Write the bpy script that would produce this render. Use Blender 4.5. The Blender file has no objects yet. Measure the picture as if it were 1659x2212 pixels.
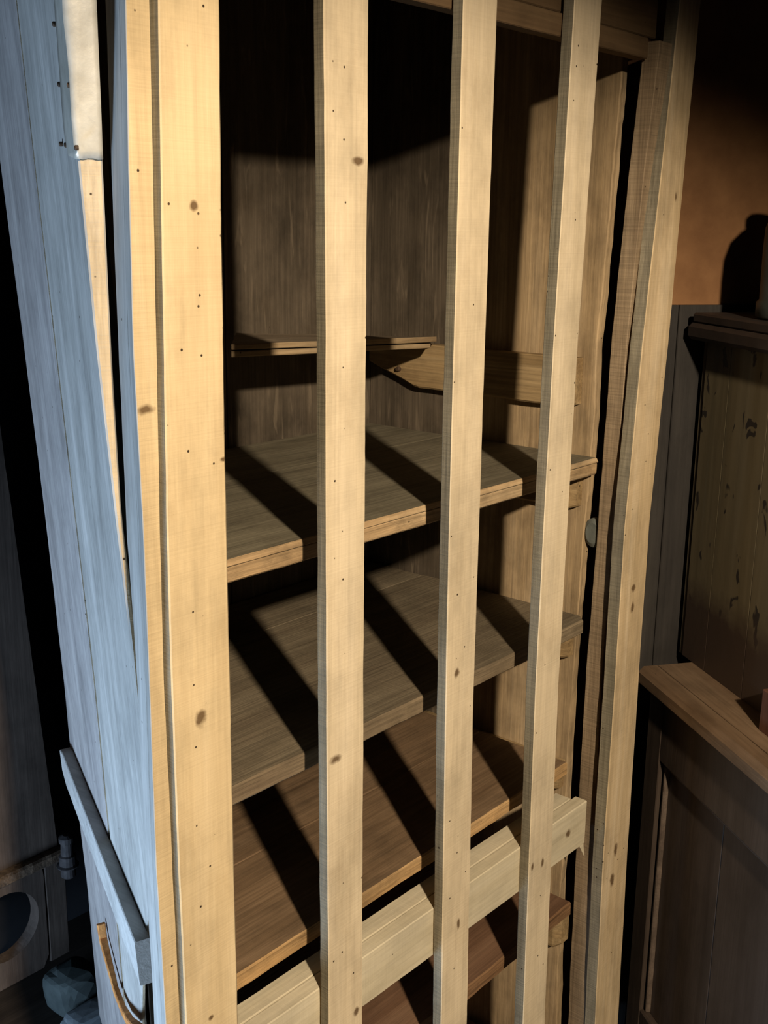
import bpy, bmesh, math, random
from mathutils import Vector, Matrix, noise
import numpy as np

random.seed(7)
SC = bpy.context.scene
COL = SC.collection

# ------------------------------------------------------------------ camera
F = 2417.4
def _rot(y, p, r):
    cy, sy, cp, sp, cr, sr = math.cos(y), math.sin(y), math.cos(p), math.sin(p), math.cos(r), math.sin(r)
    fwd = np.array([sy*cp, cy*cp, -sp]); right = np.array([cy, -sy, 0.0]); up = np.cross(right, fwd)
    return right*cr + up*sr, -right*sr + up*cr, fwd
RIGHT, UP, FWD = _rot(math.radians(49.4015), math.radians(14.145), math.radians(0.7015))
CAM = np.array([0.0, 0.0, 1.5])
cam = bpy.data.cameras.new('camera'); camo = bpy.data.objects.new('camera', cam); COL.objects.link(camo)
cam.sensor_fit = 'VERTICAL'; cam.sensor_height = 24.0; cam.lens = 24.0*F/2212.0
cam.clip_start = 0.02; cam.clip_end = 60
camo.matrix_world = Matrix(((RIGHT[0], UP[0], -FWD[0], 0.0), (RIGHT[1], UP[1], -FWD[1], 0.0), (RIGHT[2], UP[2], -FWD[2], 1.5), (0, 0, 0, 1)))
SC.camera = camo

# measuring helpers: where a line of sight meets a plane of the cupboard
def ray(x, y):
    return RIGHT*((x-829.5)/F) - UP*((y-1106)/F) + FWD
def onY(x, y, Y): d = ray(x, y); return Vector(CAM + d*(Y/d[1]))
def onX(x, y, X): d = ray(x, y); return Vector(CAM + d*(X/d[0]))
def onZ(x, y, Z): d = ray(x, y); return Vector(CAM + d*((Z-1.5)/d[2]))
def onP(x, y, p, n):
    d = ray(x, y); n = np.array(n); return Vector(CAM + d*(((np.array(p)-CAM) @ n)/(d @ n)))
def interp(z, pts):
    pts = sorted(pts)
    zs = [a for a, _ in pts]; vs = [b for _, b in pts]
    return float(np.interp(z, zs, vs))

# ------------------------------------------------------------------ materials
def nd(nt, t, **kw):
    n = nt.nodes.new(t)
    for k, v in kw.items():
        if k in ('op',): n.operation = v
        elif k == 'blend': n.blend_type = v
        else: setattr(n, k, v)
    return n
def ramp(nt, src, stops, interp='LINEAR'):
    r = nt.nodes.new('ShaderNodeValToRGB'); r.color_ramp.interpolation = interp
    el = r.color_ramp.elements
    while len(el) > 1: el.remove(el[-1])
    el[0].position = stops[0][0]; el[0].color = (*stops[0][1], 1) if len(stops[0][1]) == 3 else stops[0][1]
    for p, c in stops[1:]:
        e = el.new(p); e.color = (*c, 1)
    nt.links.new(src, r.inputs[0]); return r.outputs[0]
def g(v): return (v, v, v)
def mix(nt, fac, a, b, blend='MIX'):
    m = nt.nodes.new('ShaderNodeMix'); m.data_type = 'RGBA'; m.blend_type = blend; m.clamp_factor = True
    for i, v in ((0, fac), (6, a), (7, b)):
        if hasattr(v, 'is_output'): nt.links.new(v, m.inputs[i])
        elif i == 0: m.inputs[0].default_value = v
        else: m.inputs[i].default_value = (*v, 1)
    return m.outputs[2]
def math_(nt, op, a, b=None, c=None):
    m = nt.nodes.new('ShaderNodeMath'); m.operation = op
    for i, v in enumerate((a, b, c)):
        if v is None: continue
        if hasattr(v, 'is_output'): nt.links.new(v, m.inputs[i])
        else: m.inputs[i].default_value = v
    return m.outputs[0]

def coords(nt, axis='Z', yaw=0.0, rnd=True):
    """object coordinates turned so the grain runs along local Z"""
    tc = nt.nodes.new('ShaderNodeTexCoord'); out = tc.outputs['Object']
    if rnd:
        oi = nt.nodes.new('ShaderNodeObjectInfo')
        v = nt.nodes.new('ShaderNodeVectorMath'); v.operation = 'SCALE'; v.inputs[0].default_value = (7.3, 3.1, 5.7)
        nt.links.new(oi.outputs['Random'], v.inputs['Scale'])
        a = nt.nodes.new('ShaderNodeVectorMath'); a.operation = 'ADD'
        nt.links.new(out, a.inputs[0]); nt.links.new(v.outputs[0], a.inputs[1]); out = a.outputs[0]
    mp = nt.nodes.new('ShaderNodeMapping')
    mp.inputs['Rotation'].default_value = {'Z': (0, 0, 0), 'X': (0, math.pi/2, 0), 'Y': (math.pi/2, 0, 0), 'R': (0, 0, 0)}[axis]
    nt.links.new(out, mp.inputs['Vector'])
    if axis == 'R':     # horizontal grain at a yaw from +Y
        mp.inputs['Rotation'].default_value = (0, 0, yaw)
        m2 = nt.nodes.new('ShaderNodeMapping'); m2.inputs['Rotation'].default_value = (math.pi/2, 0, 0)
        nt.links.new(mp.outputs[0], m2.inputs[0]); return tc, m2.outputs[0]
    return tc, mp.outputs[0]
def scaled(nt, v, s):
    m = nt.nodes.new('ShaderNodeVectorMath'); m.operation = 'MULTIPLY'; m.inputs[1].default_value = s
    nt.links.new(v, m.inputs[0]); return m.outputs[0]
def noi(nt, v, scale, detail=4, rough=.55, dist=0.0):
    n = nt.nodes.new('ShaderNodeTexNoise'); n.inputs['Scale'].default_value = scale; n.inputs['Detail'].default_value = detail
    n.inputs['Roughness'].default_value = rough; n.inputs['Distortion'].default_value = dist
    nt.links.new(v, n.inputs['Vector']); return n.outputs['Fac']

def wood(name, dark, mid, light, axis='Z', yaw=0.0, fiber=.35, blotch=.35, saw=0.0, holes=.5, streak=0.0, rough=.75, bump=.25, knots=(), grime=0.0, spec=.25, grimecol=(.05, .035, .02)):
    m = bpy.data.materials.new(name); m.use_nodes = True; nt = m.node_tree; nt.nodes.clear()
    tc, v = coords(nt, axis, yaw)
    fib = noi(nt, scaled(nt, v, (220, 220, 6)), 1.0, 5, .6)
    fig = noi(nt, scaled(nt, v, (26, 26, 1.7)), 1.0, 5, .6, .6)
    blo = noi(nt, scaled(nt, v, (13, 13, 8)), 1.0, 7, .66)
    c = ramp(nt, fig, [(.30, dark), (.5, mid), (.70, light)])
    f2 = ramp(nt, fib, [(.28, g(1-fiber)), (.62, g(1.0))])
    c = mix(nt, 1.0, c, f2, 'MULTIPLY')
    b2 = ramp(nt, blo, [(.30, g(1-blotch)), (.55, g(1.0)), (.75, g(1.06))])
    c = mix(nt, 1.0, c, b2, 'MULTIPLY')
    height = fib
    if saw:
        sw = noi(nt, scaled(nt, v, (6, 6, 420)), 1.0, 3, .6)
        s2 = ramp(nt, sw, [(.35, g(1-saw)), (.6, g(1))]); c = mix(nt, 1.0, c, s2, 'MULTIPLY')
        height = math_(nt, 'ADD', height, math_(nt, 'MULTIPLY', sw, .7))
    if streak:          # pale torn streaks running with the grain
        st = noi(nt, scaled(nt, v, (60, 60, 7)), 1.0, 3, .5, 1.2)
        s2 = ramp(nt, st, [(.60, g(0)), (.68, g(1))])
        c = mix(nt, math_(nt, 'MULTIPLY', s2, streak), c, tuple(min(1, x*2.6) for x in mid))
    if holes:
        vo = nt.nodes.new('ShaderNodeTexVoronoi'); vo.inputs['Scale'].default_value = 62
        nt.links.new(v, vo.inputs['Vector'])
        near = ramp(nt, vo.outputs['Distance'], [(.060, g(1)), (.095, g(0))])
        sep = nt.nodes.new('ShaderNodeSeparateColor'); nt.links.new(vo.outputs['Color'], sep.inputs[0])
        sel = math_(nt, 'GREATER_THAN', sep.outputs[0], 1-holes*.8)
        c = mix(nt, math_(nt, 'MULTIPLY', near, sel), c, (.035, .022, .012))
    if grime:
        gr = noi(nt, scaled(nt, v, (14, 14, 9)), 1.0, 7, .7)
        g2 = ramp(nt, gr, [(.52, g(0)), (.66, g(1))])
        c = mix(nt, math_(nt, 'MULTIPLY', g2, grime), c, grimecol)
    if knots:
        for (kx, ky, kz, r, sz) in knots:
            sub = nt.nodes.new('ShaderNodeVectorMath'); sub.operation = 'SUBTRACT'; sub.inputs[1].default_value = (kx, ky, kz)
            nt.links.new(tc.outputs['Object'], sub.inputs[0])
            dn = nt.nodes.new('ShaderNodeTexNoise'); dn.inputs['Scale'].default_value = 90; nt.links.new(tc.outputs['Object'], dn.inputs['Vector'])
            ln = nt.nodes.new('ShaderNodeVectorMath'); ln.operation = 'LENGTH'
            nt.links.new(scaled(nt, sub.outputs[0], (1, .4, 1/sz)), ln.inputs[0])
            d = math_(nt, 'ADD', ln.outputs['Value'], math_(nt, 'MULTIPLY', math_(nt, 'SUBTRACT', dn.outputs['Fac'], .5), r*1.1))
            k = ramp(nt, math_(nt, 'DIVIDE', d, r), [(.45, g(.9)), (1.0, g(0))])
            c = mix(nt, k, c, (.10, .055, .022))
    bs = nt.nodes.new('ShaderNodeBsdfPrincipled'); nt.links.new(c, bs.inputs['Base Color'])
    bs.inputs['Roughness'].default_value = rough; bs.inputs['Specular IOR Level'].default_value = spec
    bp = nt.nodes.new('ShaderNodeBump'); bp.inputs['Strength'].default_value = bump; bp.inputs['Distance'].default_value = .0015
    nt.links.new(height, bp.inputs['Height']); nt.links.new(bp.outputs[0], bs.inputs['Normal'])
    o = nt.nodes.new('ShaderNodeOutputMaterial'); nt.links.new(bs.outputs[0], o.inputs[0])
    return m

def rough_mat(name, a, b, scale=30, rough=.8, metal=0.0, bump=.3, detail=6, lo=.35, hi=.65, spots=None, spec=.3):
    m = bpy.data.materials.new(name); m.use_nodes = True; nt = m.node_tree; nt.nodes.clear()
    tc, v = coords(nt)
    n = noi(nt, v, scale, detail, .62)
    c = ramp(nt, n, [(lo, a), (hi, b)])
    if spots:
        n2 = noi(nt, v, spots[1], 5, .6); k = ramp(nt, n2, [(spots[2], g(0)), (spots[2]+.03, g(1))]); c = mix(nt, k, c, spots[0])
    bs = nt.nodes.new('ShaderNodeBsdfPrincipled'); nt.links.new(c, bs.inputs['Base Color'])
    bs.inputs['Roughness'].default_value = rough; bs.inputs['Metallic'].default_value = metal; bs.inputs['Specular IOR Level'].default_value = spec
    bp = nt.nodes.new('ShaderNodeBump'); bp.inputs['Strength'].default_value = bump; bp.inputs['Distance'].default_value = .002
    nt.links.new(n, bp.inputs['Height']); nt.links.new(bp.outputs[0], bs.inputs['Normal'])
    o = nt.nodes.new('ShaderNodeOutputMaterial'); nt.links.new(bs.outputs[0], o.inputs[0])
    return m

# ------------------------------------------------------------------ mesh helpers
class MB:
    def __init__(s): s.v = []; s.f = []; s.m = []
    def add(s, verts, faces, mat=0):
        b = len(s.v); s.v += [Vector(x) for x in verts]
        for fc in faces: s.f.append([b+i for i in fc]); s.m.append(mat)
    def loft(s, rings, mat=0, caps=True, matf=None):
        n = len(rings[0]); vs = [p for r in rings for p in r]; fs = []
        for i in range(len(rings)-1):
            for j in range(n):
                fs.append((i*n+j, i*n+(j+1) % n, (i+1)*n+(j+1) % n, (i+1)*n+j))
        if caps:
            fs.append(tuple(range(n-1, -1, -1))); fs.append(tuple((len(rings)-1)*n+j for j in range(n)))
        s.add(vs, fs, mat)
    def build(s, name, mats, parent=None, loc=None, smooth=False):
        me = bpy.data.meshes.new(name); o = bpy.data.objects.new(name, me); COL.objects.link(o)
        off = Vector((0, 0, 0))
        if parent is not None:
            o.parent = parent; off = world_of(parent)
        if loc is not None:
            o.location = Vector(loc) - (off if parent is not None else Vector((0, 0, 0))); off = Vector(loc)
        me.from_pydata([tuple(p-off) for p in s.v], [], s.f)
        if not isinstance(mats, (list, tuple)): mats = [mats]
        for m in mats: me.materials.append(m)
        for p, mi in zip(me.polygons, s.m): p.material_index = min(mi, len(mats)-1); p.use_smooth = smooth
        bm = bmesh.new(); bm.from_mesh(me); bmesh.ops.recalc_face_normals(bm, faces=bm.faces); bm.to_mesh(me); bm.free()
        me.update(); return o
def world_of(o):
    p = Vector(o.location)
    while o.parent is not None: o = o.parent; p = p + Vector(o.location)
    return p
def chamf(c4, ch):
    """four corners to an outline with each corner cut by ch[i]"""
    out = []
    for i in range(4):
        p = c4[i]; a = c4[i-1]; b = c4[(i+1) % 4]; c = ch[i]
        out += [p+(a-p).normalized()*c, p+(b-p).normalized()*c]
    return out
_seed = [0]
def rails_board(mb, fn, t0, t1, step=.03, ch=.0015, jit=.0005, freq=14., mat=0):
    """board whose four long edges are given by fn(t) -> 4 corners; edges waver slightly like hand-sawn wood"""
    if not isinstance(ch, (list, tuple)): ch = [ch]*4
    _seed[0] += 1; s = _seed[0]*13.7
    n = max(2, int(abs(t1-t0)/step)+1); rings = []
    for k in range(n+1):
        t = t0+(t1-t0)*k/n; c4 = [Vector(p) for p in fn(t)]
        ctr = sum(c4, Vector())/4
        for i in range(4):
            q = noise.noise(Vector((t*freq, s+i*5.1, 0)))+.6*noise.noise(Vector((t*freq*4, s+i*5.1, 9)))
            c4[i] = c4[i]+(c4[i]-ctr).normalized()*q*jit
        rings.append(chamf(c4, ch))
    mb.loft(rings, mat)
def box_board(mb, p0, u, v, w, **kw):
    """board from corner p0: long axis u, then v and w"""
    p0, u, v, w = Vector(p0), Vector(u), Vector(v), Vector(w); L = u.length; d = u/L
    rails_board(mb, lambda t: (p0+d*t, p0+d*t+v, p0+d*t+v+w, p0+d*t+w), 0, L, **kw)
def disc(mb, c, n, r, h=.003, seg=14, mat=0, dome=.5):
    n = Vector(n).normalized(); a = n.orthogonal().normalized(); b = n.cross(a); c = Vector(c)
    def ring(rr, hh): return [c+n*hh+(a*math.cos(2*math.pi*i/seg)+b*math.sin(2*math.pi*i/seg))*rr for i in range(seg)]
    mb.loft([ring(r, -.002), ring(r, h*dome), ring(r*.7, h)], mat)
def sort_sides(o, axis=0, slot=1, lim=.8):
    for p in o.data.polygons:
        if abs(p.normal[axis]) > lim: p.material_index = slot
def tag(o, label=None, cat=None, group=None, kind=None):
    if label: o['label'] = label
    if cat: o['category'] = cat
    if group: o['group'] = group
    if kind: o['kind'] = kind
    return o
def empty(name, loc):
    o = bpy.data.objects.new(name, None); COL.objects.link(o); o.location = loc; o.empty_display_size = .1; return o

# ------------------------------------------------------------------ wood colours
BASE = Vector((1.0, .95, 0.0))      # foot of the cupboard
def K(p, r, sz=1.6):
    q = Vector(p)-BASE; return (q.x, q.y, q.z, r, sz)
M_slat = wood('pale sawn lath', (.62, .515, .355), (.675, .565, .395), (.72, .61, .44), 'Z', fiber=.13, blotch=.26, saw=.02, holes=.45, bump=.3, grime=.16, grimecol=(.30, .2, .1),
              knots=[K(onY(775, 348, .75), .011, .45), K(onY(725, 1640, .75), .010, .6), K(onY(1172, 1862, .75), .004, 2.2), K(onY(1150, 1872, .75), .004, 2), K(onY(990, 1995, .75), .004, 2.4), K(onY(770, 2185, .75), .006, 1.2), K(onY(986, 1455, .75), .006, 1.2)])
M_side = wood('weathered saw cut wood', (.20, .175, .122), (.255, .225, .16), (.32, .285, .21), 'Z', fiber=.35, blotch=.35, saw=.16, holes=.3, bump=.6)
M_stile = wood('honey coloured stile', (.58, .45, .265), (.64, .505, .305), (.70, .565, .36), 'Z', fiber=.10, blotch=.26, saw=.03, holes=.75, bump=.25, grime=.16, grimecol=(.40, .27, .13),
               knots=[K(onY(418, 443, .75), .0052, 1.0), K(onY(433, 1550, .75), .0075, 1.5), K(onY(456, 2198, .75), .004, .8), K(onY(484, 992, .75), .006, .45)])
M_stile_r = wood('tan end stile', (.46, .345, .195), (.57, .44, .27), (.68, .55, .37), 'Z', fiber=.2, blotch=.3, saw=.02, holes=.35, bump=.3, grime=.14, grimecol=(.28, .17, .08),
               knots=[K(onY(1368, 1270, .75), .008, 1.0), K(onY(1366, 1312, .75), .006, 1.6), K(onY(1460, 425, .75), .004, 2), K(onY(1330, 1835, .75), .007, 1.9), K(onY(1322, 1900, .75), .008, 1.9)])
M_jamb = wood('rough jamb wood', (.50, .38, .22), (.60, .47, .28), (.68, .56, .36), 'Z', fiber=.12, blotch=.25, saw=.07, holes=.5, bump=.4,
              knots=[K(onY(316, 885, .76), .010, .55)])
M_jambr = wood('brown jamb wood', (.24, .17, .105), (.33, .245, .155), (.42, .32, .215), 'Z', fiber=.3, blotch=.3, saw=.22, holes=.25, bump=.6)
M_rail = wood('pale rail wood', (.52, .45, .31), (.60, .53, .38), (.67, .60, .45), 'X', fiber=.14, blotch=.22, saw=.03, holes=.1, bump=.25,
              knots=[K(onY(1227, 1800, .767), .0075, 1.0)])
M_toprail = wood('brown header wood', (.12, .075, .038), (.165, .105, .055), (.20, .135, .07), 'X', fiber=.25, blotch=.3, holes=.2)
M_shelf2 = wood('grey olive shelf board', (.145, .125, .085), (.20, .175, .12), (.25, .22, .155), 'X', fiber=.35, blotch=.3, saw=.05, holes=.1, bump=.4, grime=.25)
M_shelf3 = wood('grey brown shelf board', (.155, .12, .08), (.205, .165, .11), (.25, .205, .14), 'X', fiber=.4, blotch=.3, saw=.1, holes=.1, bump=.6, grime=.2)
M_shelf4 = wood('brown shelf board', (.16, .10, .055), (.215, .14, .08), (.26, .175, .105), 'X', fiber=.35, blotch=.35, holes=.08, bump=.45, grime=.25)
M_shelf5 = wood('red brown shelf board', (.15, .08, .045), (.195, .11, .065), (.235, .14, .085), 'X', fiber=.3, blotch=.35, holes=.08, bump=.4, grime=.25)
M_edge = wood('worn shelf edge', (.36, .24, .125), (.51, .355, .195), (.64, .48, .29), 'X', fiber=.5, blotch=.45, saw=0, holes=.3, bump=1.0, grime=.35)
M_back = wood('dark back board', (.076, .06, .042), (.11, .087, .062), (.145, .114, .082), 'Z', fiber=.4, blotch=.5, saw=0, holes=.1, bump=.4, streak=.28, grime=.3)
M_wallr = wood('tan side board', (.34, .24, .13), (.46, .335, .195), (.57, .435, .275), 'Z', fiber=.35, blotch=.42, saw=0, holes=.25, bump=.5, grime=.28, grimecol=(.16, .10, .05))
M_cleat = wood('old cleat wood', (.26, .175, .085), (.36, .25, .125), (.45, .33, .18), 'Y', fiber=.4, blotch=.35, holes=.6, bump=.7, grime=.35, grimecol=(.12, .07, .03))
M_plank = wood('weathered side plank', (.34, .33, .31), (.44, .43, .405), (.53, .515, .49), 'Z', fiber=.25, blotch=.28, saw=0, holes=.15, bump=.35, grime=.22, grimecol=(.20, .20, .20))
M_plank2 = wood('mauve grey side plank', (.30, .28, .275), (.385, .36, .35), (.46, .435, .42), 'Z', fiber=.25, blotch=.32, saw=0, holes=.15, bump=.35, grime=.28, grimecol=(.17, .16, .16))
M_plankend = wood('plank end edge', (.44, .35, .23), (.55, .45, .31), (.64, .54, .40), 'Z', fiber=.25, blotch=.3, saw=.05, holes=.3, bump=.6)
M_batten = wood('grey batten wood', (.40, .39, .375), (.48, .47, .45), (.55, .54, .52), 'Z', fiber=.2, blotch=.25, holes=.1, bump=.3)
M_tin = rough_mat('dull tin sheet', (.47, .45, .39), (.66, .64, .57), 26, .38, .3, .4, spec=.5)
M_rust = rough_mat('rusty iron', (.42, .16, .045), (.80, .36, .11), 60, .85, .1, .8)
M_nail = rough_mat('dark nail iron', (.045, .03, .02), (.11, .07, .045), 90, .6, .3, .3)
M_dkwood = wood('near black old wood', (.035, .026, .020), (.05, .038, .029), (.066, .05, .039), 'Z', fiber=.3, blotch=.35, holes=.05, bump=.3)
M_disc = rough_mat('grey worn disc', (.10, .11, .10), (.16, .17, .15), 40, .6)
YAWR = math.radians(36.0)
M_base = wood('dark brown painted wood', (.042, .030, .023), (.056, .041, .032), (.072, .054, .042), 'Z', fiber=.2, blotch=.35, holes=.05, bump=.2, rough=.5, spec=.35)
M_counter = wood('brown worktop', (.145, .092, .054), (.185, .122, .074), (.225, .155, .098), 'R', YAWR, fiber=.22, blotch=.35, holes=.1, bump=.25, rough=.6, grime=.3, grimecol=(.07, .04, .02))
M_redblock = wood('red brown block', (.10, .042, .028), (.14, .062, .04), (.18, .085, .056), 'Z', fiber=.3, blotch=.3, holes=0, bump=.2)
M_cornice = rough_mat('black brown cornice', (.018, .013, .011), (.032, .023, .019), 22, .6, 0, .2)

# ------------------------------------------------------------------ the setting
R = Vector((math.sin(YAWR), math.cos(YAWR), 0))           # the side table's length runs this way
C = Vector((math.cos(YAWR), -math.sin(YAWR), 0))          # and its depth this way
def quadbox(p0, u, v, w):
    mb = MB(); p0, u, v, w = map(Vector, (p0, u, v, w))
    mb.loft([[p0, p0+v, p0+v+w, p0+w], [p0+u, p0+u+v, p0+u+v+w, p0+u+w]]); return mb
M_floor = wood('dark floor boards', (.03, .024, .02), (.045, .036, .03), (.06, .048, .04), 'X', fiber=.3, blotch=.3, holes=0)
M_wallb = rough_mat('dark sooty wall', (.012, .013, .016), (.022, .023, .027), 6, .9, 0, .2)
M_plaster = rough_mat('brown plaster wall', (.165, .080, .034), (.225, .115, .05), 14, .9, 0, .35, spots=((.06, .035, .02), 30, .72))
M_panel = wood('grey brown wainscot boards', (.022, .020, .019), (.030, .027, .025), (.040, .036, .032), 'Z', fiber=.2, blotch=.3, holes=0, bump=.2, rough=.6)
mb = quadbox((-1.6, -1.6, -.05), (5, 0, 0), (0, 4.2, 0), (0, 0, .05)); tag(mb.build('floor', M_floor), kind='structure')
mb = quadbox((-.4, 1.95, 0), (2.6, 0, 0), (0, .12, 0), (0, 0, 2.6)); tag(mb.build('wall_back', M_wallb), kind='structure')

ZC = .80                                                   # top of the side table
FL = onZ(1380, 1440, ZC)                                   # its far front corner
WP = FL+R*.074                                             # the wall just beyond its far end
def onW(x, y): return onP(x, y, WP, R)
zc = onW(1490, 658).z
# the wall begins at the cupboard's flank and runs off to the right
s0 = -(WP.x-1.532)/C.x
W0 = WP+C*s0
W0.z = 0
mb = MB(); mb.loft([[W0, W0+R*.1, W0+R*.1+C*1.6, W0+C*1.6], [p+Vector((0, 0, 2.6)) for p in (W0, W0+R*.1, W0+R*.1+C*1.6, W0+C*1.6)]])
tag(mb.build('wall_right', M_plaster), kind='structure')
mb = MB()
T0 = W0-R*.001
for a, b in ((0, .012), (.0135, .20), (.2015, .42), (.4215, .64)):
    q0 = T0+C*a-R*.009; box_board(mb, q0, (0, 0, zc-.0), C*(b-a), R*.009, ch=.0012, jit=.0004)
tag(mb.build('trim_1', M_panel), kind='structure')

# ------------------------------------------------------------------ the slatted cupboard
cup = empty('slatted_cupboard', BASE)
tag(cup, 'tall weathered wooden cupboard with a front of upright slats and plank shelves inside', 'cupboard')
ZT, ZB = 2.0, .09

def rows_fn(rows, Y0, Y1):
    L = [(onY(a, y, Y0).z, onY(a, y, Y0).x) for a, b, y in rows]
    Rr = [(onY(b, y, Y0).z, onY(b, y, Y0).x) for a, b, y in rows]
    def fn(z):
        xl, xr = interp(z, L), interp(z, Rr)
        return (Vector((xl, Y0, z)), Vector((xr, Y0, z)), Vector((xr, Y1, z)), Vector((xl, Y1, z)))
    return fn
slats = [
    ([(700, 797, 0), (705, 792, 740), (705, 789, 1106), (706, 786, 1480), (711, 783, 2212)], .0139),
    ([(1002, 1075, 0), (982, 1049, 740), (972, 1037, 1106), (964, 1024, 1480), (953, 1009, 2212)], .0145),
    ([(1242, 1301, 0), (1197, 1249, 740), (1177, 1228, 1106), (1158, 1207, 1480), (1130, 1177, 2212)], .0160)]
for rows, th in slats:
    mb = MB(); rails_board(mb, rows_fn(rows, .75, .75+th), ZB+.02, ZT-.04, ch=.0011, jit=.0007, step=.012)
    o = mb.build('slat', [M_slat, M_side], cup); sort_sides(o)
# left and right stiles
rowsL = [(343, 484, 0), (349, 487, 370), (355, 492, 740), (362, 499, 1145), (371, 506, 1472), (387, 514, 1877), (402, 522, 2212)]
mb = MB(); rails_board(mb, rows_fn(rowsL, .75, .776), ZB, ZT, ch=[.0012, .0062, .001, .001], jit=.0006, step=.015)
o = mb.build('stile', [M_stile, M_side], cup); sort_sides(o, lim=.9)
rowsB = [(1470, 1517, 0), (1443, 1492, 250), (1389, 1446, 740), (1350, 1404, 1145), (1329, 1381, 1480), (1304, 1357, 1850), (1286, 1337, 2212)]
mb = MB(); rails_board(mb, rows_fn(rowsB, .75, .77), ZB, ZT, ch=[.0012, .0040, .001, .001], jit=.0008, step=.015)
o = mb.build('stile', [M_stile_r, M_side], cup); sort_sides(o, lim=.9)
# left jamb: two boards face to face
rj = [(271, 324, 0), (278, 332, 370), (287, 339, 740), (309, 347, 1145), (322, 355, 1472), (337, 375, 1877), (358, 396, 2212)]
mb = MB()
f0 = rows_fn(rj, .76, .7672)
jd = [(227, 271, 0), (240, 278, 370), (255, 287, 740), (273, 309, 1145), (297, 322, 1472), (312, 337, 1877), (333, 358, 2212)]
JN = (math.cos(math.radians(24)), -math.sin(math.radians(24)), 0); jdz = [(lambda q: (q.z, q.x, q.y))(onP(a, y, tuple(onY(b, y, .76)), JN)) for a, b, y in jd]
jtan = math.tan(math.radians(24))
def backhalf(z):
    a = f0(z); q = interp(z, [(k, yy) for k, xx, yy in jdz]); y2 = .76+(q-.76)*.30+.0008; return (Vector((a[0].x+(y2-.76)*jtan+.0004, y2, z)), Vector((a[1].x+.03, y2, z)), Vector((a[1].x+.03, q, z)), Vector((a[0].x+(q-.76)*jtan, q, z)))
def fronthalf(z):
    a = f0(z); q = interp(z, [(k, yy) for k, xx, yy in jdz]); y2 = .76+(q-.76)*.30; return (a[0], a[1], Vector((a[1].x, y2, z)), Vector((a[0].x+(y2-.76)*jtan, y2, z)))
rails_board(mb, fronthalf, ZB, ZT, ch=.0008, jit=.0005, step=.02)
rails_board(mb, backhalf, ZB, ZT, ch=.0012, jit=.0005, step=.02)
o = mb.build('jamb', [M_jamb, M_plank], cup)
for p in o.data.polygons:
    if p.normal.x < -.6: p.material_index = 1
# right jamb: rough side face turned to the slats
XA = 1.425
ra = [(1388, 1424, 110), (1358, 1392, 370), (1320, 1354, 740), (1290, 1325, 1145), (1263, 1298, 1480), (1243, 1281, 1850), (1226, 1266, 2212)]
An = [(onX(b, y, XA).z, onX(b, y, XA).y) for a, b, y in ra]; Af = [(onX(a, y, XA).z, onX(a, y, XA).y) for a, b, y in ra]
def fnA(z):
    n, f = interp(z, An), interp(z, Af); return (Vector((XA, n, z)), Vector((1.472, n, z)), Vector((1.472, f, z)), Vector((XA, f, z)))
mb = MB(); rails_board(mb, fnA, ZB, 1.745, ch=.0010, jit=.0011, step=.012); mb.build('jamb', M_jambr, cup)
# outer right flank, its worn front edge peeps out beside the stile
mb = MB(); box_board(mb, (1.498, .775, ZB), (0, 0, ZT-ZB), (.018, 0, 0), (0, .50, 0), ch=.001, jit=.0012, step=.03)
mb.build('side_board', wood('red brown flank', (.13, .06, .03), (.19, .09, .045), (.25, .13, .07), 'Z', fiber=.4, holes=.1, bump=.5), cup)

# rails behind the slats
YR = .7668
zt, zb = .6645, .5985
mb = MB()
def railfn(x):
    t = (x-.60)/(1.40-.60); return (Vector((x, YR, zb-.010*t)), Vector((x, YR, zt-.003*t)), Vector((x, YR+.049, zt-.003*t)), Vector((x, YR+.049, zb-.010*t)))
XE = onY(1266, 1760, YR).x
rails_board(mb, lambda x: (railfn(x)[0], railfn(x)[1], railfn(x)[1]+Vector((0, .021, 0)), railfn(x)[0]+Vector((0, .021, 0))), .605, XE, ch=.0012, jit=.0006, step=.02)
rails_board(mb, lambda x: (railfn(x)[0]+Vector((0, .0218, 0)), railfn(x)[1]+Vector((0, .0218, .0005)), railfn(x)[2], railfn(x)[3]), .605, XE-.012, ch=.001, jit=.0006, step=.02)
# a torn splinter hanging from its end
p = Vector((XE, YR+.002, zb-.006))
mb.add([p, p+Vector((0, .012, .0)), p+Vector((.0, .004, .03)), p+Vector((.004, -.001, -.028)), p+Vector((-.016, .001, .004))], [(0, 1, 3), (0, 3, 4), (1, 2, 3), (4, 3, 2), (0, 4, 2, 1)])
mb.build('rail', M_rail, cup)
mb = MB(); box_board(mb, (.605, .768, 1.7228), (1.418-.605, 0, 0), (0, .02, 0), (0, 0, .026), ch=.0012, jit=.0008); mb.build('rail', M_toprail, cup)
mb = MB(); box_board(mb, (.605, .7725, 1.7505), (1.445-.605, 0, 0), (0, .02, 0), (0, 0, .20), ch=.0015, jit=.0008); mb.build('header_board', M_toprail, cup)
mb = MB(); box_board(mb, (.60, .775, 1.955), (.90, 0, 0), (0, .50, 0), (0, 0, .02)); mb.build('top_board', M_toprail, cup)
mb = MB(); box_board(mb, (.62, .80, .10), (.80, 0, 0), (0, .44, 0), (0, 0, .025)); mb.build('bottom_board', M_shelf5, cup)

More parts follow.
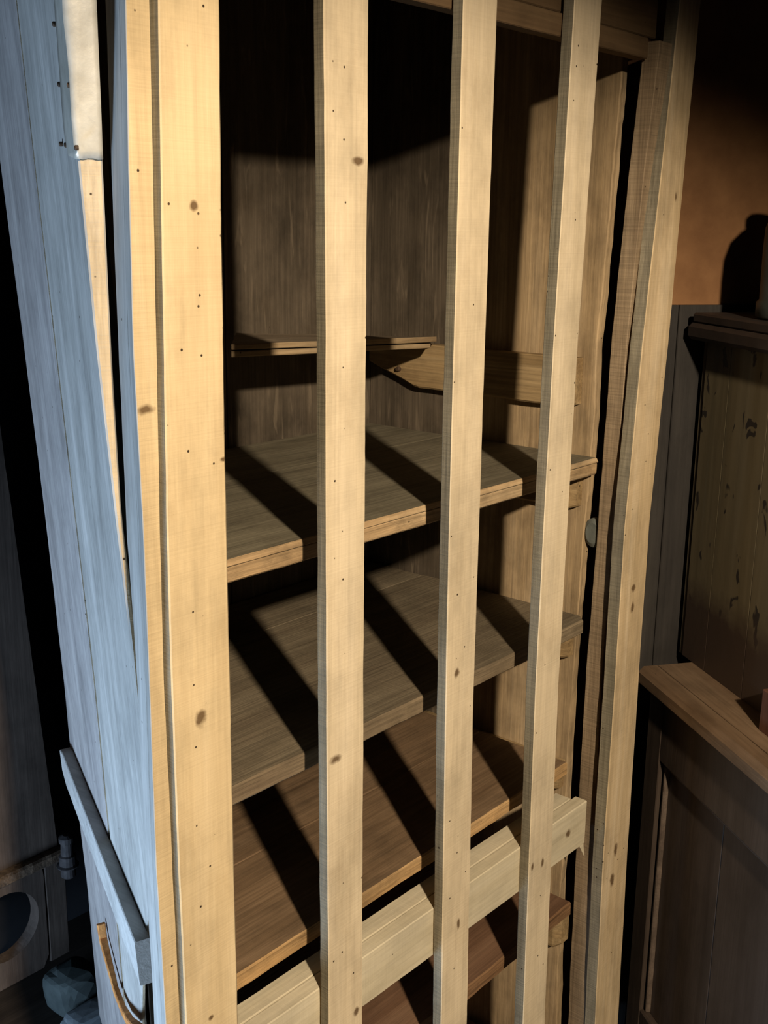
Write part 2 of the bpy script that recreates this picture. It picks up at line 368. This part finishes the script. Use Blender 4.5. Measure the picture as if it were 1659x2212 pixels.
# line of the left flank, turned a little out of square
D = Vector((math.sin(math.radians(25.3)), math.cos(math.radians(25.3)), 0))
YP = .806
a0 = onY(143, 0, YP); a1 = onY(290, 1400, YP)
PN = (a1-a0).cross(D).normalized()
if PN.x > 0: PN = -PN                                       # outward, to the left
def plane_x(Y, z): return a0.x-(PN.y*(Y-a0.y)+PN.z*(z-a0.z))/PN.x          # outer face
def inner_x(Y, z): return plane_x(Y, z)+.031/abs(PN.x)
# back and right inner boards
mb = MB()
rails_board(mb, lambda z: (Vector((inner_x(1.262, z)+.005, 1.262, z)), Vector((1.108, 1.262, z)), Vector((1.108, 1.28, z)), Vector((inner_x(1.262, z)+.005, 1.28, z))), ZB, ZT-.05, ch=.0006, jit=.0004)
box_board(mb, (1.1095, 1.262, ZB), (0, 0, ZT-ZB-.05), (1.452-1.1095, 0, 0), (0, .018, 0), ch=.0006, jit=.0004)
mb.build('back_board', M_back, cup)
XW = 1.43
rw = [(1342, 169), (1301, 641), (1290, 740), (1283, 909), (1262, 1145), (1236, 1472), (1210, 1945), (1202, 2212)]
We = [(onX(x, y, XW).z, onX(x, y, XW).y) for x, y in rw]
mb = MB()
def fnW(z):
    e = interp(z, We); return (Vector((XW, e, z)), Vector((XW+.017, e, z)), Vector((XW+.017, 1.03, z)), Vector((XW, 1.03, z)))
rails_board(mb, fnW, ZB, 1.80, ch=.0016, jit=.0016, step=.012, freq=22)
mb.build('inner_side_board', M_wallr, cup)
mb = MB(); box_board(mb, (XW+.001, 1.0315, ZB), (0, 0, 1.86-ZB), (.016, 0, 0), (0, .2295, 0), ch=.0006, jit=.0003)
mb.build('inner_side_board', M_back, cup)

# left flank: two weathered planks on a line turned a little out of square
def onS(x, y): return onP(x, y, a0, PN)
def edge_line(pts):
    P3 = [onS(*p) for p in pts]; P3.sort(key=lambda p: p.z)
    zs = [p.z for p in P3]
    def f(z):
        if z <= zs[0]: a, b = P3[0], P3[1]
        elif z >= zs[-1]: a, b = P3[-2], P3[-1]
        else:
            i = max(k for k in range(len(zs)-1) if zs[k] <= z); a, b = P3[i], P3[i+1]
        return a+(b-a)*((z-a.z)/(b.z-a.z))
    return f
efront = edge_line([(143, 0), (169, 348), (207, 740), (253, 1145), (284, 1400), (303, 1600), (316, 1800), (322, 1950), (306, 2085), (305, 2212)])
eseamL = edge_line([(32.5, 0), (74, 370), (116, 740), (159, 1110), (201, 1472), (233, 1800), (270, 2212)])
eseamR = edge_line([(36.5, 0), (77.5, 370), (120, 740), (163, 1110), (205, 1472), (237, 1800), (274, 2212)])
eback = edge_line([(0, 348), (51, 740), (97, 1110), (139, 1480), (150, 1600), (187, 1900), (216, 2212)])
IN = -PN*.031
def project(p):
    d = np.array(p)-CAM; return 829.5+F*(d @ RIGHT)/(d @ FWD), 1106-F*(d @ UP)/(d @ FWD)
def solve_th(x, y):
    # how thick the planks are where their inner front arris is seen at this point
    best = None
    for zi in range(0, 160):
        z = .5+zi*.008
        for ti in range(4, 60):
            q = project(efront(z)-PN*ti*.001); e = abs(q[0]-x)+abs(q[1]-y)*.4
            if best is None or e < best[0]: best = (e, z, ti*.001)
    return best[1], best[2]
TH = [solve_th(*p) for p in ((207, 0), (222, 348), (240, 740), (262, 1100), (317, 2100))]
def INz(z): return -PN*interp(z, TH)
side = MB()
rails_board(side, lambda z: (eseamR(z), efront(z), efront(z)+INz(z), eseamR(z)+INz(z)), ZB+.05, ZT-.03, ch=[.0008, .0016, .0016, .0008], jit=.0005, step=.02)
rails_board(side, lambda z: (eback(z), eseamL(z), eseamL(z)+IN, eback(z)+IN), ZB+.05, ZT-.03, ch=.0008, jit=.0010, step=.02, mat=2)
side_o = side.build('side_planks', [M_plank, M_plankend, M_plank2], cup); side_o['label'] = 'weathered grey planks closing the left side'
for p in side_o.data.polygons:
    if p.normal.dot(-D) > .75: p.material_index = 1
# ledge nailed across the planks
u0, u1 = onS(152, 1606), onS(324, 2026)
ud = (u1-u0).normalized(); up_in = PN.cross(ud); up_in = up_in if up_in.z > 0 else -up_in
mb = MB()
def led(t):
    p = u0+ud*t; bw = .055
    e = .007*max(0, 1-t/.03)
    return (p+PN*.0005-up_in*e, p+PN*.017-up_in*e, p+PN*.017-up_in*(bw-e*1.5), p+PN*.0005-up_in*(bw-e*1.5))
rails_board(mb, led, -.004, (u1-u0).length, ch=[.0005, .0012, .0012, .0005], jit=.0007, step=.012)
mb.build('ledge', wood('ledge wood', (.40, .39, .375), (.48, .47, .45), (.55, .54, .52), 'Y', fiber=.2, blotch=.25, holes=.1, bump=.3), side_o)
# tin patch folded round the front edge of the planks
mb = MB(); nz = 26; rings = []
zlo, zhi = onS(169, 343).z, ZT-.06
def tin_pt(s, z):
    F0 = efront(z)
    wl = .052+.006*noise.noise(Vector((z*9, 3, 0)))-(.020*max(0, 1-(z-zlo)/.03)**2)
    if s <= 0:                                              # on the plank face
        back = (eseamR(z)-F0).normalized()
        p = F0+back*wl*(-s)
        h = .0012+.0018*max(0, noise.noise(Vector((s*4, z*22, 1.5))))
        return p+PN*h*(1 if s < -.03 else 1.0)
    p = F0+INz(z)*s
    h = .0014+.0022*abs(noise.noise(Vector((s*3.2, z*16, 7.7))))+.002*math.sin(math.pi*s)*max(0, noise.noise(Vector((1, z*8, 2))))
    return p-D*h
ss = [-1, -.75, -.5, -.25, -.06, 0.0, .06, .2, .4, .6, .8, 1.0]
grid = []
for i in range(61):
    z = zlo+(zhi-zlo)*i/60
    row = []
    for s in ss:
        zz = z
        if i == 0: zz = z+(.004*abs(s) if s < 0 else -.001*s)+.0015*noise.noise(Vector((s*3, 0, 4)))
        row.append(tin_pt(s, zz) if abs(s) > .03 else tin_pt(0.0, zz)+PN*.0012+PN*.0015*noise.noise(Vector((z*25, 0, 0))))
    grid.append(row)
n = len(ss)
mb.add([p for r in grid for p in r], [(i*n+j, i*n+j+1, (i+1)*n+j+1, (i+1)*n+j) for i in range(60) for j in range(n-1)])
tin = mb.build('tin_patch', M_tin, side_o, smooth=True); tin['label'] = 'pale tin sheet folded round the plank edge'
so = tin.modifiers.new('thick', 'SOLIDIFY'); so.thickness = .0006; so.offset = 0
for (x, y) in ((122, 52), (133, 182), (154, 184), (147, 313), (170, 319), (136, 311)):
    mb = MB(); disc(mb, onS(x, y)+PN*.0022, PN, .0021, .0012); mb.build('nail', M_nail, side_o)
# rusty strap lying over the foot of the planks
mb = MB()
path = [(230, 1992), (236, 2028), (248, 2075), (264, 2135), (283, 2178), (304, 2202), (330, 2216)]
hs = [.002, .003, .004, .005, .006, .008, .010]
ws = [.012, .011, .009, .0075, .0075, .009, .012]
rings = []
P3 = [onS(*p)+PN*h for p, h in zip(path, hs)]
for k in range(25):
    t = k/24*(len(P3)-1); i = min(int(t), len(P3)-2); f = t-i
    p = P3[i].lerp(P3[i+1], f); d = (P3[i+1]-P3[i]).normalized(); sdir = d.cross(PN).normalized(); w = ws[i]*(1-f)+ws[i+1]*f
    rings.append(chamf([p-sdir*.006, p-sdir*.006+PN*w, p+sdir*.006+PN*w, p+sdir*.006], [.0012]*4))
mb.loft(rings); mb.build('iron_strap', M_rust, side_o)['label'] = 'bent rusty iron strap'
mb = MB(); disc(mb, onS(229, 2031)+PN*.003, PN, .0045, .005, dome=.6); mb.build('nail', M_nail, side_o)

mb = MB(); rails_board(mb, lambda z: tuple(Vector((a, b, z)) for a, b in ((inner_x(.955, z)+.017, .955), (inner_x(.955, z)+.10, .955), (inner_x(.955, z)+.10, .975), (inner_x(.975, z)+.017, .975))), ZB, ZT-.06, ch=.001); mb.build('corner_post', M_dkwood, cup)  # added blocker: hides the lit interior so the gap by the jamb stays dark
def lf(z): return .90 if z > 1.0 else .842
mb = MB(); rails_board(mb, lambda z: tuple(Vector((inner_x(y, z)+e, y, z)) for e, y in ((.006, lf(z)), (.014, lf(z)), (.014, 1.255), (.006, 1.255))), ZB, ZT-.06, ch=.0008); mb.build('leak_blocker', M_dkwood, cup)  # added dark liner, stops daylight leaking in at the plank seam and gap
# shelves
def inner_left(y, z): return min(inner_x(y, z)+.045, .69) if y < .83 else inner_x(y, z)+.070
def max_depth(x, z): return a0.y+(x-.020-.031/abs(PN.x)-plane_x(a0.y, z))/D.x*D.y
def shelf(z, th, mats, boards, xr=1.421, y1=1.256, skin=0.0, yf=.809, jit=.001, cor=0.0):
    """boards: front-to-back splits; the front edge keeps its own worn colour"""
    mb = MB(); ys = [yf]+boards+[y1]
    for i in range(len(ys)-1):
        a, b = ys[i]+(0.0012 if i else 0), ys[i+1]-.0012
        xl = inner_left(a, z); zz = z-(.0015 if i else 0)
        def fn(x, a=a, b=b, zz=zz, i=i):
            sag = -.002*math.sin((x-xl)/(xr-xl)*math.pi)*0
            r = 0.0; b = min(b, max(a+.004, max_depth(x, z)))
            if i == 0 and cor: r = cor*max(0, (x-(xr-cor))/cor)**2
            return (Vector((x, a+r, zz-th)), Vector((x, a+r, zz-skin*1.0)), Vector((x, b, zz-skin)), Vector((x, b, zz-th)))
        rails_board(mb, fn, xl, xr, ch=[.002, .002 if not skin else .0008, .001, .001], jit=jit, step=.012, freq=18)
        if skin:
            def fs(x, a=a, b=b, zz=zz, i=i):
                b = min(b, max(a+.004, max_depth(x, z)))
                return (Vector((x, a-(.001 if i == 0 else 0), zz-skin+.0009)), Vector((x, a+.002, zz)), Vector((x, b, zz)), Vector((x, b, zz-skin+.0009)))
            rails_board(mb, fs, xl, xr+.002, ch=[.0008, .001, .001, .001], jit=jit*.8, step=.012, freq=18)
    o = mb.build('shelf', [mats[0], mats[1]], cup)
    for p in o.data.polygons:
        if p.normal.y < -.5 and p.center.y+BASE.y < yf+.012: p.material_index = 1
    return o
mb = MB(); disc(mb, onX(862, 797, 1.4095), (-1, 0, .1), .0042, .006, dome=.5); mb.build('nail', M_nail, cup)
shelf(1.1805, .0245, (M_shelf2, M_edge), [1.083], skin=.0075)
shelf(.934, .0225, (M_shelf3, wood('grey shelf edge', (.17, .125, .08), (.25, .19, .12), (.33, .26, .17), 'X', fiber=.5, blotch=.4, holes=.3, bump=1.0, grime=.3)), [1.13], jit=.0016, cor=.012)
shelf(.708, .0215, (M_shelf4, wood('brown shelf edge', (.34, .20, .085), (.48, .30, .135), (.60, .40, .20), 'X', fiber=.5, blotch=.4, holes=.2, bump=1.0, grime=.3)), [.975], jit=.0013, xr=1.385)
shelf(.447, .024, (M_shelf5, wood('red shelf edge', (.22, .12, .06), (.30, .17, .085), (.38, .23, .12), 'X', fiber=.5, blotch=.4, holes=.2, bump=1.0, grime=.3)), [1.04], jit=.0013, xr=1.421)

# cleats the shelves rest on, along the right inner side
def cleat(ztop, h, ya, yb, xth=.02, worn=.004, taper=0.0):
    mb = MB()
    def fn(y):
        k = max(0, (y-(yb-.10))/.10)*taper
        e = worn*max(0, 1-(y-ya)/.012)
        return (Vector((XW-xth+e, y, ztop-h+k+e)), Vector((XW-xth+e, y, ztop)), Vector((XW-.0006, y, ztop)), Vector((XW-.0006, y, ztop-h+k+e)))
    rails_board(mb, fn, ya, yb, ch=[.003, .0015, .001, .001], jit=.0012, step=.012, freq=26)
    return mb.build('cleat', M_cleat, cup)
cleat(1.3235, .072, .846, 1.245, taper=.035)
cleat(1.1555, .056, .836, 1.22)
cleat(.911, .050, .836, 1.22)
cleat(.686, .050, .84, 1.22)
cleat(.4225, .058, .815, 1.22, xth=.03, worn=.008)
# turned disc beside the right jamb
mb = MB(); bp_ = Vector((1.4405, .816, onX(1290, 1150, 1.4405).z)); disc(mb, bp_, (-1, 0, 0), .0155, .010, seg=28, dome=.6)
mb.v = [Vector((v.x, v.y, bp_.z+(v.z-bp_.z)*1.45)) for v in mb.v]; mb.build('turn_button', M_disc, cup)['label'] = 'grey oval turn button behind the right jamb'

# two loose boards lying skewed on the top cleat
def loose(name, pts_front_top, pts_front_bot, pts_back, label):
    (fa, fb), (ga, gb), (ba, bb) = pts_front_top, pts_front_bot, pts_back
    ft0, ft1 = onY(*fa, 1.075), onY(*fb, 1.085)
    fb0, fb1 = onY(*ga, 1.075), onY(*gb, 1.085)
    k0, k1 = onY(*ba, 1.235), onY(*bb, 1.205)
    th0, th1 = (ft0-fb0).z, (ft1-fb1).z
    mb = MB(); L = (ft1-ft0).length
    def fn(t):
        f = t/L; a = ft0.lerp(ft1, f); b = k0.lerp(k1, f); th = Vector((0, 0, th0*(1-f)+th1*f)); return (a-th, a, b, b-th)
    rails_board(mb, fn, 0, L, ch=.0012, jit=.0008, step=.015)
    c = sum(mb.v, Vector())/len(mb.v); c.z = min(v.z for v in mb.v)
    o = mb.build(name, [M_loose, M_looseedge], None, loc=c)
    for p in o.data.polygons:
        if p.normal.y < -.6: p.material_index = 1
    tag(o, label, 'board', 'loose boards lying inside the cupboard'); return o
M_loose = wood('loose shelf board', (.20, .15, .10), (.27, .21, .145), (.34, .27, .19), 'X', fiber=.35, blotch=.3, holes=.3, bump=.5)
M_looseedge = wood('loose board edge', (.26, .18, .10), (.36, .26, .15), (.44, .33, .20), 'X', fiber=.4, blotch=.35, holes=.4, bump=.8)
loose('loose_board', ((500, 744), (943, 727)), ((500, 756), (943, 739)), ((510, 719), (915, 727)), 'thin loose plank lying uppermost above the highest shelf cleat inside the cupboard')
loose('loose_board', ((500, 759), (930, 742)), ((500, 772), (928, 752)), ((510, 733), (905, 741)), 'second thin loose plank sandwiched under the topmost one, resting on the cleat')

# ------------------------------------------------------------------ the dark side table on the right
tabl = empty('side_cabinet', (FL.x, FL.y, 0)); tag(tabl, 'low dark brown panelled cabinet with a worn brown worktop right of the slatted cupboard', 'cabinet')
LEN, DEP = 1.15, .52
def frame(s, t, z): q = FL-R*s+C*t; return Vector((q.x, q.y, z))      # s: towards the viewer, t: deeper to the right
mb = MB()
box_board(mb, frame(0, 0, ZC-.030), -R*LEN, C*.034, (0, 0, .030), ch=[.004, .001, .001, .009], jit=.0006, step=.03)
box_board(mb, frame(0, .0352, ZC-.026), -R*LEN, C*.063, (0, 0, .026), ch=.0008, jit=.0004, step=.03)
box_board(mb, frame(.03, .0994, ZC-.026), -R*(LEN-.03), C*(DEP-.0994), (0, 0, .026), ch=.0008, jit=.0004, step=.03)
mb.build('worktop', M_counter, tabl)
zt2 = ZC-.031
mb = MB()
fr = .018
box_board(mb, frame(.012, fr, .02), Vector((0, 0, zt2-.02)), -R*.047, C*.03, ch=.0015); mb.build('corner_post', M_base, tabl)
mb = MB(); box_board(mb, frame(.060, fr+.001, zt2-.115), -R*(LEN-.08), C*.026, (0, 0, .115), ch=.003, jit=.0004); mb.build('frame_rail', M_base, tabl)
mb = MB(); box_board(mb, frame(.060, fr+.001, .05), -R*(LEN-.08), C*.026, (0, 0, .13), ch=.003, jit=.0004); mb.build('frame_rail', M_base, tabl)
mb = MB()
for a, b in ((.062, .245), (.2465, .45), (.4515, .70), (.7015, 1.06)):
    box_board(mb, frame(a, fr+.014, .181), (0, 0, zt2-.117-.181), -R*(b-a), C*.012, ch=.001)
mb.build('door_panel', M_base, tabl)
mb = MB()
box_board(mb, frame(.0655, fr+.006, .183), (0, 0, zt2-.119-.183), -R*.007, C*.01, ch=.002); box_board(mb, frame(.0655, fr+.006, zt2-.1215), -R*(LEN-.1), C*.01, (0, 0, .006), ch=.002)
mb.build('bead', wood('worn bead', (.09, .066, .052), (.12, .09, .07), (.15, .115, .09), 'R', YAWR, fiber=.3, holes=0), tabl)
mb = MB(); box_board(mb, frame(.010, .05, .02), (0, 0, zt2-.02), C*(DEP-.08), -R*.018, ch=.001); mb.build('end_panel', M_base, tabl)

# painted upper cupboard standing on the worktop
HS = .095
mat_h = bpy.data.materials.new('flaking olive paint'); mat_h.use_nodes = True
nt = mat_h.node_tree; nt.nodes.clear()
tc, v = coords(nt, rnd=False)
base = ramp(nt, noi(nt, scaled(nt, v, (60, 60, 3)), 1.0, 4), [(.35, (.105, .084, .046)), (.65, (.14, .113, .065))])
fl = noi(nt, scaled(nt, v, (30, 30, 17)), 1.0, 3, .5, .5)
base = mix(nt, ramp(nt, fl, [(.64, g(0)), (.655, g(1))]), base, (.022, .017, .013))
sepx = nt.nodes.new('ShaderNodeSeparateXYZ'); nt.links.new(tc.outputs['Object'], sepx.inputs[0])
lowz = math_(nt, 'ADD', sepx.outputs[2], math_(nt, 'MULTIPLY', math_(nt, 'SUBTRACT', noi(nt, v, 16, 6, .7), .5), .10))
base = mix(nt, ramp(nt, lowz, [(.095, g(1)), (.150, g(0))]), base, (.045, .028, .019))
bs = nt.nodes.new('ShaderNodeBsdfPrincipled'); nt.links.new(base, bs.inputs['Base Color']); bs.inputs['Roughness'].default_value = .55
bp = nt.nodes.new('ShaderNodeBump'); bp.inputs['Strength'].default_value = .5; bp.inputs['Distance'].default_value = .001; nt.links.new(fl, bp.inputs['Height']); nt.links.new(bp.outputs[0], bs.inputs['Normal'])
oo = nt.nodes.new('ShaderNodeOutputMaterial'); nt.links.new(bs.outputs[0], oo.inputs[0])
h0 = frame(.035, HS, ZC)
hut = empty('upper_cupboard', (h0.x, h0.y, ZC+.0005)); tag(hut, 'flaking olive-brown painted cupboard standing on the worn worktop at the right edge', 'cupboard')
HPn = np.array(C)
def onH(x, y): return onP(x, y, frame(0, HS, 0), HPn)
zh = onH(1560, 742).z
pj = onH(1524, 760); s_bead = -(pj-frame(0, HS, 0)).dot(R)
mb = MB(); box_board(mb, frame(s_bead-.016, HS+.004, ZC+.0005), (0, 0, zh-ZC), -R*.016, C*.02, ch=.004, jit=.0005); mb.build('corner_bead', wood('worn bead wood', (.10, .078, .05), (.14, .112, .072), (.18, .145, .1), 'Z', fiber=.3, holes=.1), hut)
mb = MB()
for a, b in ((s_bead+.001, s_bead+.075), (s_bead+.0762, s_bead+.19), (s_bead+.1912, s_bead+.36), (s_bead+.3612, s_bead+.62)):
    box_board(mb, frame(a, HS+.002, ZC+.0005), (0, 0, zh-ZC), -R*(b-a), C*.018, ch=.0003)
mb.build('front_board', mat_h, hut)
mb = MB(); box_board(mb, frame(s_bead-.012, HS+.026, ZC+.0005), (0, 0, zh-ZC), C*.30, -R*.016); mb.build('side_board', M_base, hut)
mb = MB(); box_board(mb, frame(s_bead+.602, HS+.021, ZC+.0005), (0, 0, zh-ZC), C*.305, -R*.018); mb.build('side_board', M_base, hut)
mb = MB(); box_board(mb, frame(s_bead+.005, HS+.31, ZC+.0005), (0, 0, zh-ZC), C*.012, -R*.59); mb.build('back_board', M_base, hut)
mb = MB()
ct = onH(1600, 688).z
box_board(mb, frame(s_bead-.006, HS-.030, zh+.002), -R*.70, C*.36, (0, 0, (ct-zh)*.62), ch=.006, step=.05)
box_board(mb, frame(s_bead-.003, HS-.024, zh+.002+(ct-zh)*.62), -R*.69, C*.35, (0, 0, (ct-zh)*.38), ch=.003, step=.05)
mb.build('cornice', M_cornice, hut)
ZH = zh+.002+(ct-zh)
# jar on top of it, mostly out of frame
jc = onZ(1700, 690, ZH) if False else frame(s_bead+.155, HS+.055, ZH)
def lathe(mb, c, prof, seg=40):
    mb.loft([[Vector(c)+Vector((r*math.cos(2*math.pi*i/seg), r*math.sin(2*math.pi*i/seg), z)) for i in range(seg)] for r, z in prof])
jar = empty('stoneware_jar', (jc.x, jc.y, ZH+.0005)); tag(jar, 'dark grey-green round-shouldered jar on top of the olive cupboard at the right edge', 'jar')
M_jar = rough_mat('grey green glaze', (.026, .03, .028), (.042, .048, .045), 30, .45)
mb = MB(); lathe(mb, (jc.x, jc.y, ZH+.0005), [(.052, 0), (.058, .004), (.058, .024), (.054, .028), (.055, .10), (.054, .13), (.046, .155), (.030, .172), (.022, .178)]); mb.build('jar_body', M_jar, jar, smooth=True)
mb = MB(); lathe(mb, (jc.x, jc.y, ZH+.1785), [(.022, 0), (.024, .004), (.024, .014), (.018, .02), (.006, .022)], 24); mb.build('stopper', M_dkwood, jar, smooth=True)
# red-brown block at the frame edge
rb = onZ(1650, 1541, ZC)
mb = MB(); p0 = min((onZ(1637, y/2, ZC+.0005) for y in range(3000, 3240)), key=lambda q: abs((q-FL).dot(C)-.064))
box_board(mb, p0, (0, 0, .062), -R*.05, C*.028, ch=.003, jit=.0006, step=.01)
tag(mb.build('wooden_block', M_redblock, None, loc=p0), 'small red-brown wooden block standing on the worktop against the olive cupboard', 'block')

# ------------------------------------------------------------------ the dim hatch behind, on the left
YH = 1.70
hp = onY(60, 2120, YH); hat = empty('plank_hatch', (hp.x, YH, 0)); tag(hat, 'dim plank hatch with a round hole in the dark behind the cupboard', 'hatch')
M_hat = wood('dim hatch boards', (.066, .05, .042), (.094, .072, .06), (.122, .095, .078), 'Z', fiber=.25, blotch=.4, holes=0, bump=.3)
hx = lambda x, y: onY(x, y, YH)
# upper board
mb = MB()
el = edge = [(hx(-150, 900).z, hx(-150, 900).x)]
up0, up1 = hx(0, 902), hx(126, 1822)
def hb(z):
    xr = up1.x+(up0.x-up1.x)*(z-up1.z)/(up0.z-up1.z); return (Vector((.45, YH, z)), Vector((xr, YH, z)), Vector((xr, YH+.03, z)), Vector((.45, YH+.03, z)))
zbar = hx(60, 1868).z
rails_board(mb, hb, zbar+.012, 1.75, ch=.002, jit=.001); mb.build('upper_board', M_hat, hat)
# lower board with a round hole
ctr = hx(14, 2005); rad = (hx(80, 2005)-ctr).length*.98
zl = max(.03, hx(0, 2142).z); zr = zl
x0, xs, x1 = .45, hx(74, 1960).x, hx(148, 1990).x
mb = MB(); seg = 36
circ = [Vector((ctr.x+rad*math.cos(2*math.pi*i/seg), YH, ctr.z+rad*math.sin(2*math.pi*i/seg))) for i in range(seg)]
zu = zbar-.012
def proj(i):
    a = 2*math.pi*i/seg; dx, dz = math.cos(a), math.sin(a); ts = []
    xr = ctr.x+rad*1.22
    if dx > 1e-6: ts.append((xr-ctr.x)/dx)
    if dx < -1e-6: ts.append((x0-ctr.x)/dx)
    if dz > 1e-6: ts.append((zu-ctr.z)/dz)
    if dz < -1e-6: ts.append((zl-ctr.z)/dz)
    t = min(t for t in ts if t > 0); return Vector((ctr.x+dx*t, YH, ctr.z+dz*t))
outr = [proj(i) for i in range(seg)]
dY = Vector((0, .028, 0))
mb.add(circ+outr+[p+dY for p in circ]+[p+dY for p in outr],
       [(i, (i+1) % seg, seg+(i+1) % seg, seg+i) for i in range(seg)]+[(2*seg+i, 3*seg+i, 3*seg+(i+1) % seg, 2*seg+(i+1) % seg) for i in range(seg)]
       + [(i, 2*seg+i, 2*seg+(i+1) % seg, (i+1) % seg) for i in range(seg)]+[(seg+i, seg+(i+1) % seg, 3*seg+(i+1) % seg, 3*seg+i) for i in range(seg)])
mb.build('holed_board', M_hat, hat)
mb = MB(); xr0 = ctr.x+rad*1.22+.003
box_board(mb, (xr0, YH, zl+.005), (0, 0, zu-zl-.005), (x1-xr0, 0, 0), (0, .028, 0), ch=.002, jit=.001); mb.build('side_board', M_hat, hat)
mb = MB(); box_board(mb, (.45, YH-.022, zbar-.010), (hx(138, 1842).x-.45, 0, 0), (0, .05, 0), (0, 0, .022), ch=.004, jit=.002, freq=50, step=.01); mb.build('crossbar', rough_mat('rusted bar', (.05, .036, .026), (.13, .09, .06), 120, .9, 0, 1.0), hat)
mb = MB(); bc = onY(146, 1858, YH-.03)
lathe(mb, (bc.x, bc.y, bc.z-.035), [(.010, 0), (.014, .004), (.014, .022), (.020, .023), (.021, .026), (.016, .028), (.016, .046), (.012, .048), (.011, .072), (.014, .074), (.014, .084), (.006, .088)], 16)
mb.build('bolt', rough_mat('dull bolt', (.03, .028, .03), (.055, .05, .052), 80, .7, .1), hat)

# stones on the floor below the hatch
M_stone = rough_mat('grey green stone', (.045, .06, .062), (.085, .105, .105), 14, .9, 0, .6)
M_stone2 = rough_mat('pale grey stone', (.16, .20, .23), (.26, .30, .33), 14, .9, 0, .6)
def stone(name, c, s, mat, label, seed):
    bm = bmesh.new(); bmesh.ops.create_icosphere(bm, subdivisions=3, radius=1)
    for vv in bm.verts:
        p = vv.co; q = Vector([math.copysign(abs(x)**.55, x) for x in p]); q *= 1+.16*noise.noise(p*1.6+Vector((seed, 0, 0)))
        vv.co = Vector((q.x*s[0], q.y*s[1], max(q.z, -.85)*s[2]))
    me = bpy.data.meshes.new(name); bm.to_mesh(me); bm.free(); me.materials.append(mat)
    o = bpy.data.objects.new(name, me); COL.objects.link(o); o.location = c; return tag(o, label, 'stone', 'stones on the floor by the hatch')
q = onZ(196, 2185, 0.0); stone('stone', (q.x-.005, q.y+.05, .035), (.05, .045, .041), M_stone, 'dark grey-green stone block on the floor beside the hatch', 1.0)
q = onZ(192, 2222, 0.0); stone('stone', (q.x+.01, q.y+.01, .015), (.055, .03, .0185), M_stone2, 'pale flat stone on the floor in front of the darker block', 4.0)

# ------------------------------------------------------------------ light
def look(o, tgt):
    d = Vector(tgt)-o.location; o.rotation_euler = d.to_track_quat('-Z', 'Y').to_euler()
sp = bpy.data.lights.new('warm_spot_lamp', 'SPOT'); so_ = bpy.data.objects.new('warm_spot_lamp', sp); COL.objects.link(so_)
so_.location = (-.10, -.90, 2.15); look(so_, (-.10+.56, -.90+.83, 2.15-1.0))
sp.energy = 272; sp.color = (1.0, .815, .59); sp.spot_size = math.radians(74); sp.spot_blend = .40; sp.shadow_soft_size = .040
da = bpy.data.lights.new('window_daylight', 'AREA'); do = bpy.data.objects.new('window_daylight', da); COL.objects.link(do)
do.location = (-.60, 1.16, .18); look(do, (.65, .95, .75)); da.shape = 'RECTANGLE'; da.size = .5; da.size_y = .5; da.spread = math.radians(140); da.energy = 25; da.color = (.52, .73, 1.0)

w = bpy.data.worlds.new('world'); SC.world = w; w.use_nodes = True
bg = w.node_tree.nodes['Background']; bg.inputs[0].default_value = (.55, .65, 1.0, 1); bg.inputs[1].default_value = .0022

SC.view_settings.view_transform = 'Standard'; SC.view_settings.look = 'None'
SC.view_settings.exposure = 0.2; SC.view_settings.gamma = 1.0
try: SC.view_settings.use_curve_mapping = False
except Exception: pass
